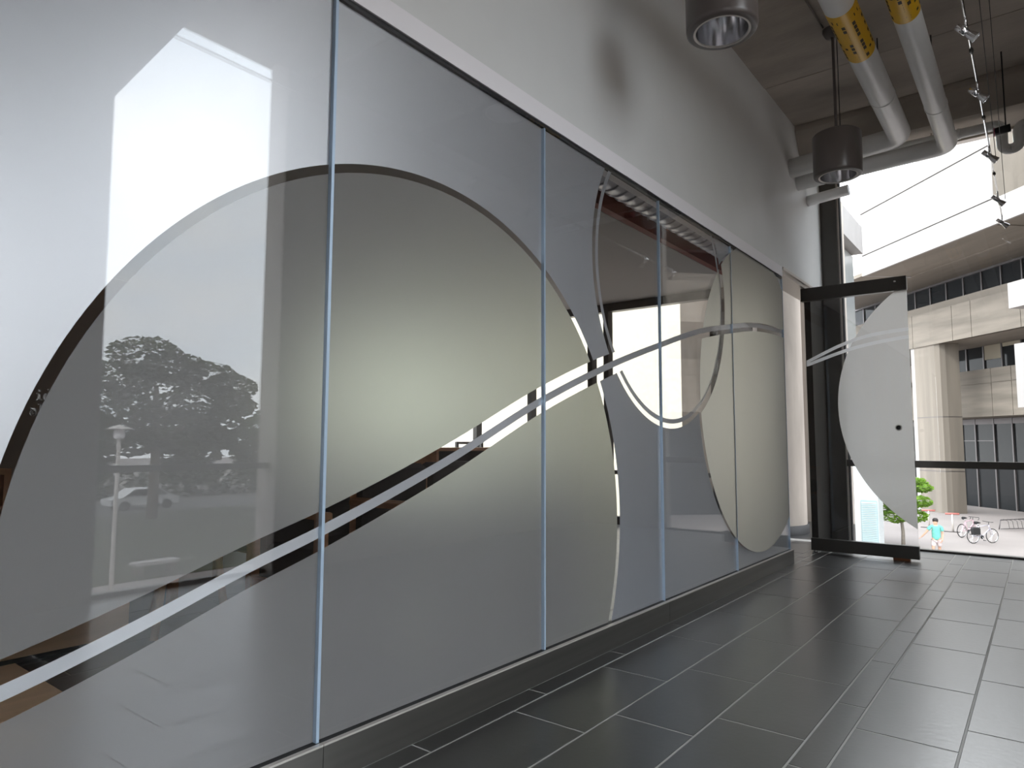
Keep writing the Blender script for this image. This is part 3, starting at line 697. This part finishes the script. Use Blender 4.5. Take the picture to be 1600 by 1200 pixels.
ms = bb('overhanging_slab', 'conc_soffit', 2.62, 13.75, -10.85, -8, 12.8, 18.5)
for z in (14.16, 17.145): bb('groove', 'black', 2.6, 13.8, -10.93, -10.86, z - .06, z + .06, ms)
for z0, z1, e in ((12.74, 14.12, 46), (14.20, 17.10, 13.85), (17.19, 18.56, 13.85)): bb('concrete_panel', 'conc_white', 2.56, e, -11.08, -10.9, z0, z1, ms)
bb('slab_return', 'conc_white', 2.5, 2.62, -11.05, -7.4, 12.78, 18.5, ms)
bb('recess_pier', 'conc_white', 13.85, 16.2, -8.6, -6.5, 13.1, 20)
bb('recess_glazing', mat('pale_recess', (.20, .22, .25), .3), 16.2, 46, -8.2, -8.0, 13.1, 20)
pr_ = MB().prism([(1.15, -6.4, ZG), (3.15, -6.4, ZG), (3.45, -6.25, ZG), (3.55, -5.9, ZG), (3.55, -4.9, ZG), (1.15, -4.9, ZG)], (0, 0, 11.6)).build('pier', 'conc_col', B)
for z in (-.8, 2.9): MB().prism([(1.14, -6.41, z), (3.16, -6.41, z), (3.46, -6.26, z), (3.56, -5.9, z), (3.56, -4.9, z), (1.14, -4.9, z)], (0, 0, .05)).build('joint', 'mull', pr_)
bb('pier_edge', 'conc_white', .78, 1.16, -6.38, -5.2, ZG, 8.0)
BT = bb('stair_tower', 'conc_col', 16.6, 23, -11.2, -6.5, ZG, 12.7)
for z0, z1, s0 in ((7.82, 9.1, 15.72), (2.85, 6.0, 15.9)): bb('balcony_front', 'conc_white', s0, 23, -12.1, -7.0, z0, z1, BT)

# --- pale wing wall at the near side of the plaza
Wg = thing('concrete_wing', 'pale concrete wing wall with a tall niche beside the end window', 'building', (-6.8, 32, 0))
MB().box(-3, -.55, 0, 5.7, ZG, 12.0).build('body', 'conc_wing', Wg)
MB().box(-.55, 0, 0, 1.4, ZG, 12.1).build('near_pier', 'conc_wing', Wg)
MB().box(-.55, 0, 1.4, 5.7, 10.7, 12.1).build('top_band', 'conc_wing', Wg)
MB().box(-.54, -.45, 1.45, 5.6, 2.0, 10.6).build('glazing', mat('pale_glazing', (.33, .35, .35), .2), Wg)
# utility box with louvres
U = thing('utility_cabinet', 'white utility cabinet with a pale blue louvred door', 'cabinet', (-6.50, 31.0, ZG))
MB().bevbox(0, 1.08, 0, 1.0, 0, 3.72, .03).build('housing', mat('white_enamel', (.66, .70, .70), .4), U)
lv = MB().box(.44, 1.05, -.03, 0, .5, 2.35).build('louvre_door', mat('pale_blue_enamel', (.42, .55, .58), .45), U)
for k in range(24): MB().prism([(.47, -.03, .56 + k * .072), (.47, -.07, .56 + k * .072), (.47, -.03, .61 + k * .072)], (.55, 0, 0)).build('slat', 'conc_white' if 0 else mat('slat_enamel', (.50, .62, .64), .45) if k == 0 else bpy.data.materials['slat_enamel'], lv)

# --- trees
def leaf_cloud(centres, n, size, seed, flat=.5):
    rnd = random.Random(seed); mb = MB()
    for _ in range(n):
        c, r = rnd.choice(centres)
        while True:
            p = Vector((rnd.uniform(-1, 1), rnd.uniform(-1, 1), rnd.uniform(-1, 1)))
            if p.length < 1: break
        p = p.normalized() * p.length ** .45; p = Vector((p.x * r, p.y * r, p.z * r * flat)) + Vector(c)
        q = Matrix.Rotation(rnd.uniform(0, 6.28), 3, 'Z') @ Matrix.Rotation(rnd.gauss(0, .7), 3, 'X'); s = size * rnd.uniform(.7, 1.3)
        mb.add([p + q @ Vector(v) * s for v in ((-.5, 0, 0), (0, -.32, .05), (.5, 0, 0), (0, .32, .05))], [(0, 1, 2, 3)])
    return mb
def leafmat(name, col):
    m, t, o = newmat(name); N = t.nodes; L = t.links
    d = N.new('ShaderNodeBsdfDiffuse'); d.inputs['Color'].default_value = (*col, 1); l = N.new('ShaderNodeBsdfTranslucent'); l.inputs['Color'].default_value = (col[0] * 1.2, col[1] * 1.2, col[2] * .5, 1)
    mx = N.new('ShaderNodeMixShader'); mx.inputs[0].default_value = .4; L.new(d.outputs[0], mx.inputs[1]); L.new(l.outputs[0], mx.inputs[2]); L.new(mx.outputs[0], o.inputs['Surface']); return m
M['leaf'] = leafmat('young_leaf', (.21, .36, .06)); M['leafdark'] = leafmat('dark_leaf', (.045, .07, .03))
M['bark'] = mat('bark', (.17, .14, .11), .9, var=.2, scale=8); M['barkpale'] = mat('pale_bark', (.30, .26, .22), .9, var=.2, scale=8)
T = thing('young_tree', 'small bright green maple sapling on the plaza', 'tree', (-5.22, 35.2, ZG))
MB().tube([(0, 0, 0), (.02, 0, .7), (-.03, 0, 1.3), (.05, 0, 2.4), (.1, 0, 3.6)], [.085, .07, .06, .04, .015], 10).build('trunk', 'barkpale', T)
for a, b in (((-.02, 0, 1.1), (-.75, .2, 1.9)), ((0, 0, 1.2), (.8, -.2, 2.1)), ((.03, 0, 1.8), (-.5, -.3, 2.7)), ((.05, 0, 2.2), (.6, .3, 3.0))): MB().tube([a, b], [.03, .01], 8).build('branch', 'barkpale', T)
leaf_cloud([((-.7, .1, 1.75), .55), ((-.75, .1, 2.25), .5), ((-.25, -.2, 1.4), .6), ((.45, 0, 1.45), .6), ((.75, -.2, 2.1), .5), ((-.5, -.3, 2.45), .55), ((0, .2, 2.4), .6), ((.6, .2, 2.9), .45), ((0, 0, 3.2), .5), ((.85, 0, 2.7), .4), ((0, 0, 1.9), .7)], 4200, .17, 5).build('foliage', 'leaf', T, kind='stuff')
def bigtree(label, loc, clumps, n, size, seed, th, name='street_tree'):
    t = thing(name, label, 'tree', loc)
    MB().tube([(0, 0, 0), (.1, .1, th * .5), (0, -.1, th)], [.32, .26, .14], 10).build('trunk', 'bark', t)
    for c, r in clumps[::2]: MB().tube([(0, 0, th * .55), (c[0] * .6, c[1] * .6, (c[2] + th * .5) * .5), c], [.12, .08, .03], 6).build('branch', 'bark', t)
    leaf_cloud(clumps, n, size, seed, .55).build('foliage', 'leafdark', t, kind='stuff')
rr = random.Random(11)
bigtree('broad dark street tree with layered crown mirrored in the partition', (39, 19.2, ZG), [((0, -.8, 9.8), 2.1), ((0, .9, 9.2), 1.9), ((0, -2.2, 8.3), 1.9), ((0, 3.0, 8.7), 2.0), ((0, 4.7, 8.2), 1.7), ((0, 0, 7.3), 2.7), ((0, 2.5, 6.9), 2.4), ((0, 5.0, 7.0), 1.4), ((0, -1.8, 6.4), 2.0), ((0, 1, 5.4), 2.4), ((0, 4, 5.6), 1.8), ((1, -1, 4.6), 1.6)], 9000, .40, 2, 8)
bigtree('smaller dark street tree beside the layered one, mirrored in the partition', (40.5, 29.5, ZG), [((0, 0, 7.6), 1.3), ((0, -1.2, 6.4), 1.5), ((0, 1.2, 6.3), 1.5), ((0, 0, 5.2), 2.2), ((0, .6, 8.4), .7), ((0, -1.6, 5.0), 1.3)], 3500, .36, 3, 6)
for k in range(9):
    bigtree('dark tree in the row beyond the street', (61 + rr.uniform(-2, 3), 6 + k * 8.6, ZG), [((0, rr.uniform(-1, 1), 6.0), 2.6), ((0, -1.8, 4.8), 2.3), ((0, 1.8, 4.9), 2.3), ((0, 0, 3.4), 2.8), ((0, 0, 2.0), 2.6)], 2600, .8, 20 + k, 5, 'row_tree')
HG = thing('hedge', 'long dark hedge beyond the street, mirrored in the partition', 'hedge', (54.5, 40, ZG))
leaf_cloud([((0, -36 + 1.2 * k, 1.2), 1.5) for k in range(60)], 7000, .6, 77, .9).build('foliage', 'leafdark', HG, kind='stuff')
for k in range(13): MB().tube([(0, -36 + 6 * k, 0), (0, -36 + 6 * k, 1.6)], .05, 6).build('stem', 'bark', HG)
for o in [o for o in sc.objects if o.name.startswith('row_tree')]: o['group'] = 'row of trees beyond the street'

# --- lamp post, car, bench seen only as reflections
LP = thing('lamp_post', 'pale street lamp post with a wide cap mirrored in the partition', 'lamp post', (18.2, 8.75, ZG))
MB().lathe([(.09, 0), (.07, .4), (.055, 4.7)], (0, 0, 0), 12).build('pole', 'alu', LP)
MB().lathe([(.10, 4.7), (.16, 4.78), (.13, 5.0)], (0, 0, 0), 16).build('lantern', 'white', LP)
MB().lathe([(0, 5.12), (.36, 5.0), (.36, 4.97), (.10, 5.0)], (0, 0, 0), 20).build('cap', 'alu', LP)
def car():
    t = thing('parked_car', 'white car parked on the street, mirrored in the partition', 'car', (46, 21.6, ZG))
    prof = [(-2.2, .35), (-2.25, .75), (-1.5, .9), (-.8, 1.42), (.9, 1.45), (1.6, .98), (2.2, .85), (2.25, .35)]
    MB().prism([(-.85, y, z) for y, z in prof], (1.7, 0, 0)).build('body', mat('white_car_paint', (.7, .7, .7), .25), t)
    MB().prism([(-.87, -1.3, .95), (-.87, -.75, 1.36), (-.87, .85, 1.38), (-.87, 1.4, .98)], (1.74, 0, 0)).build('side_windows', 'bglass', t)
    for y in (-1.4, 1.4):
        for x in (-.8, .8): MB().lathe([(0, -.1), (.28, -.1), (.33, -.08), (.33, .08), (.28, .1), (0, .1)], (x, y, .33), 18, 'X').build('wheel', 'black', t)
car()
bn = thing('stone_bench', 'long pale stone bench at the edge of the planting bed', 'bench', (21.3, 11.4, ZG))
MB().bevbox(-.25, .25, -.75, .75, .36, .48, .02).build('seat', 'conc_white', bn)
for y in (-.55, .55): MB().box(-.2, .2, y - .1, y + .1, 0, .36).build('support', 'conc_col', bn)

# --- bicycles
def bicycle(name, label, loc, rz, paint, bag=None, drop=False):
    t = thing(name, label, 'bicycle', loc, rz)
    r = .335; L = 1.02
    for y in (0, L):
        wh = MB().lathe([(r - .022, -.016), (r, -.012), (r + .006, 0), (r, .012), (r - .022, .016), (r - .022, -.016)], (0, y, r), 36, 'X').build('wheel', 'black', t)
        MB().lathe([(r - .04, -.01), (r - .022, -.01), (r - .022, .01), (r - .04, .01), (r - .04, -.01)], (0, y, r), 36, 'X').build('rim', 'chrome', wh)
        sp_ = MB()
        for k in range(18):
            a = 2 * math.pi * k / 18; sp_.tube([(0, y, r), (0, y + (r - .03) * math.cos(a), r + (r - .03) * math.sin(a))], .0035, 5, cap=False)
        o = sp_.build('spokes', 'chrome', wh); o['kind'] = 'stuff'
        MB().lathe([(0, -.05), (.025, -.05), (.025, .05), (0, .05)], (0, y, r), 12, 'X').build('hub', 'chrome', wh)
    bbk = (0, .44, .29); stt = (0, .30, .78); hd = (0, .86, .84); hb = (0, .90, .66)
    fr = MB()
    for a, b, q in ((bbk, stt, .02), (bbk, hb, .025), (stt, hd, .02), (hd, hb, .022)): fr.tube([a, b], q, 10)
    for sx in (-.05, .05): fr.tube([(sx, 0, r), (sx * .5, stt[1], stt[2] - .04)], .011, 8); fr.tube([(sx, 0, r), (sx * .6, bbk[1], bbk[2])], .012, 8)
    fr.build('frame', paint, t)
    fk = MB()
    for sx in (-.055, .055): fk.tube([(sx, L, r), (sx, .93, .62), (0, .90, .68)], .013, 8)
    fk.build('fork', paint, t)
    MB().tube([stt, (0, .27, .93)], .014, 8).build('seat_post', 'chrome', t)
    MB().tube([(0, .13, .95), (0, .24, .96), (0, .42, .945)], [.075, .06, .018], 10).build('saddle', 'black', t)
    hbm = MB(); hbm.tube([hd, (0, .87, .98)], .014, 8)
    if drop:
        hbm.tube([(-.21, .88, .98), (.21, .88, .98)], .013, 8)
        for sx in (-.21, .21): hbm.tube([(sx, .88, .98), (sx, 1.0, .97), (sx, 1.02, .89), (sx, .94, .85)], .013, 8)
    else: hbm.tube([(-.30, .82, 1.0), (-.1, .88, .98), (.1, .88, .98), (.30, .82, 1.0)], .013, 8)
    hbm.build('handlebar', 'black', t)
    MB().lathe([(0, .03), (.085, .03), (.09, .04), (.085, .05), (0, .05)], bbk, 20, 'X').build('chainring', 'black', t)
    MB().tube([(.06, .44, .29), (.075, .50, .14)], .01, 6).tube([(-.06, .44, .29), (-.075, .38, .44)], .01, 6).build('cranks', 'chrome', t)
    for sx, y, z in ((.11, .50, .14), (-.11, .38, .44)): MB().box(sx - .045, sx + .045, y - .04, y + .04, z - .012, z + .012).build('pedal', 'black', t)
    if bag:
        MB().bevbox(.06, .20, -.16, .22, .42, .74, .03).build('pannier', 'black', t); MB().box(-.06, .06, -.18, .26, .73, .745).build('luggage_rack', 'black', t)
    return t
bicycle('bicycle', 'silver bicycle with a black pannier bag on the plaza', (-2.86, 38.9, ZG), R(-43), mat('silver_lilac', (.55, .53, .62), .3, .3), bag=True)
bicycle('bicycle', 'pink bicycle with drop handlebars leaning behind the pannier bicycle', (-3.48, 41.0, ZG), R(-30), mat('pale_pink', (.55, .36, .42), .35), drop=True)
# comb rack
K = thing('bike_rack', 'low comb shaped bike rack of bent tubes beside bicycles', 'bike rack', (-2.1, 45.8, ZG), R(-42))
MB().tube([(0, 0, .08), (0, 2.6, .08)], .025, 8).build('base_tube', 'mull', K)
MB().tube([(0, -.1, .05), (0, 0, .55), (0, 2.6, .62), (.05, 2.75, .5), (.1, 2.85, 0.02)], .028, 8).build('top_tube', 'mull', K)
for k in range(9): MB().tube([(0, .2 + k * .28, .6), (.22, .26 + k * .28, .5), (.25, .3 + k * .28, .12), (0, .2 + k * .28, .08)], .014, 6).build('loop', 'mull', K)
bpt = None
for i, (x, y) in enumerate(((-5.3, 44.6), (-4.05, 43.2))):
    if bpt is None:
        bpt = thing('bike_stand', 'single bike stand with a short red topped bar near the pier', 'bike stand', (x, y, ZG), group='bike stands near the pier')
        MB().tube([(0, 0, 0), (0, 0, .95)], .045, 10).build('post', 'alu', bpt)
        MB().tube([(-.32, 0, .95), (.32, 0, .97)], .05, 10).build('top_bar', mat('faded_red', (.38, .12, .10), .5), bpt)
        MB().bevbox(-.4, .4, -.12, .12, 0, .03, .005).build('base_plate', 'mull', bpt)
    else: dup(bpt, (x, y, ZG))

# --- person walking across the plaza, seen from behind
def skin_body(name, verts, edges, radii, m, parent, root=0, sub=2):
    me = bpy.data.meshes.new(name); me.from_pydata(verts, edges, []); o = link(name, me, parent)
    md = o.modifiers.new('skin', 'SKIN'); md.use_smooth_shade = True
    sv = me.skin_vertices[0].data if me.skin_vertices else None
    if sv is None:
        bm = bmesh.new(); bm.from_mesh(me); bm.verts.layers.skin.verify(); bm.to_mesh(me); bm.free(); sv = me.skin_vertices[0].data
    for i, r in enumerate(radii): sv[i].radius = (r, r) if not isinstance(r, tuple) else r; sv[i].use_root = (i == root)
    s2 = o.modifiers.new('sub', 'SUBSURF'); s2.levels = sub; s2.render_levels = sub
    me.materials.append(M[m] if isinstance(m, str) else m)
    return o
P = thing('person', 'person in teal t-shirt and pale shorts walking with an arm held out', 'person', (-3.62, 32.4, ZG), R(8))
M['skin'] = mat('skin', (.50, .30, .21), .6); M['teal'] = mat('teal_cloth', (.13, .42, .37), .85, var=.08, scale=12); M['shorts'] = mat('pale_shorts', (.55, .48, .48), .9); M['hair'] = mat('black_hair', (.018, .013, .012), .7)
H = 1.63
bv = [(0, 0, .84), (0, 0, 1.02), (0, .01, 1.20), (0, .01, 1.33), (0, 0, 1.40), (-.01, -.01, 1.50), (-.015, -.015, 1.58),
      (-.19, 0, 1.30), (-.33, -.02, 1.10), (-.47, -.03, .93), (-.53, -.03, .87),
      (.19, 0, 1.30), (.22, .02, 1.05), (.20, -.06, .82), (.19, -.08, .75),
      (-.09, 0, .80), (-.13, -.08, .44), (-.11, .06, .08), (.09, 0, .80), (.10, .10, .45), (.10, .02, .08), (-.15, -.10, .04), (.06, -.12, .04)]
be = [(0, 1), (1, 2), (2, 3), (3, 4), (4, 5), (5, 6), (3, 7), (7, 8), (8, 9), (9, 10), (3, 11), (11, 12), (12, 13), (13, 14), (0, 15), (15, 16), (16, 17), (0, 18), (18, 19), (19, 20), (17, 21), (20, 22)]
br = [(.14, .11), (.13, .095), (.15, .105), (.13, .09), .052, .088, .075, .06, .043, .032, .022, .06, .043, .032, .022, .085, .055, .038, .085, .055, .038, .034, .034]
skin_body('body', bv, be, br, 'skin', P)
skin_body('t_shirt', [(0, 0, .74), (0, 0, 1.02), (0, .01, 1.20), (0, .01, 1.345), (-.19, 0, 1.305), (-.285, -.01, 1.165), (.19, 0, 1.305), (.215, .015, 1.13)], [(0, 1), (1, 2), (2, 3), (3, 4), (4, 5), (3, 6), (6, 7)], [(.175, .135), (.165, .12), (.175, .125), (.13, .095), .078, .072, .078, .072], 'teal', P)
skin_body('shorts', [(0, 0, .90), (-.09, 0, .78), (-.12, -.05, .52), (.09, 0, .78), (.10, .06, .52)], [(0, 1), (1, 2), (0, 3), (3, 4)], [(.165, .125), .115, .095, .115, .095], 'shorts', P)
MB().lathe([(0, .105), (.06, .095), (.098, .05), (.104, 0), (.09, -.05), (.06, -.075)], (-.008, .012, 1.565), 20).build('hair', 'hair', P)
fv = [(-.53, -.03, .87)]; fe = []; fr_ = [.022]
for k, (dx, dy, dz) in enumerate(((-.075, -.03, -.05), (-.085, -.012, -.06), (-.083, .005, -.062), (-.07, .022, -.055), (-.03, -.045, -.03))):
    i = len(fv); fv += [(-.53 + dx * .5, -.03 + dy * .9, .87 + dz * .5), (-.53 + dx, -.03 + dy * 1.1, .87 + dz * 1.15)]; fe += [(0, i), (i, i + 1)]; fr_ += [.010, .007]
skin_body('hand', fv, fe, fr_, 'skin', P, sub=1)
skin_body('hand', [(v[0] + .72, v[1] - .05, v[2] - .12) for v in fv], fe, fr_, 'skin', P, sub=1)
for sx, sy in ((-.15, -.06), (.075, -.07)): MB().bevbox(sx - .045, sx + .045, sy - .10, sy + .15, 0, .085, .02).build('shoe', 'white', P)
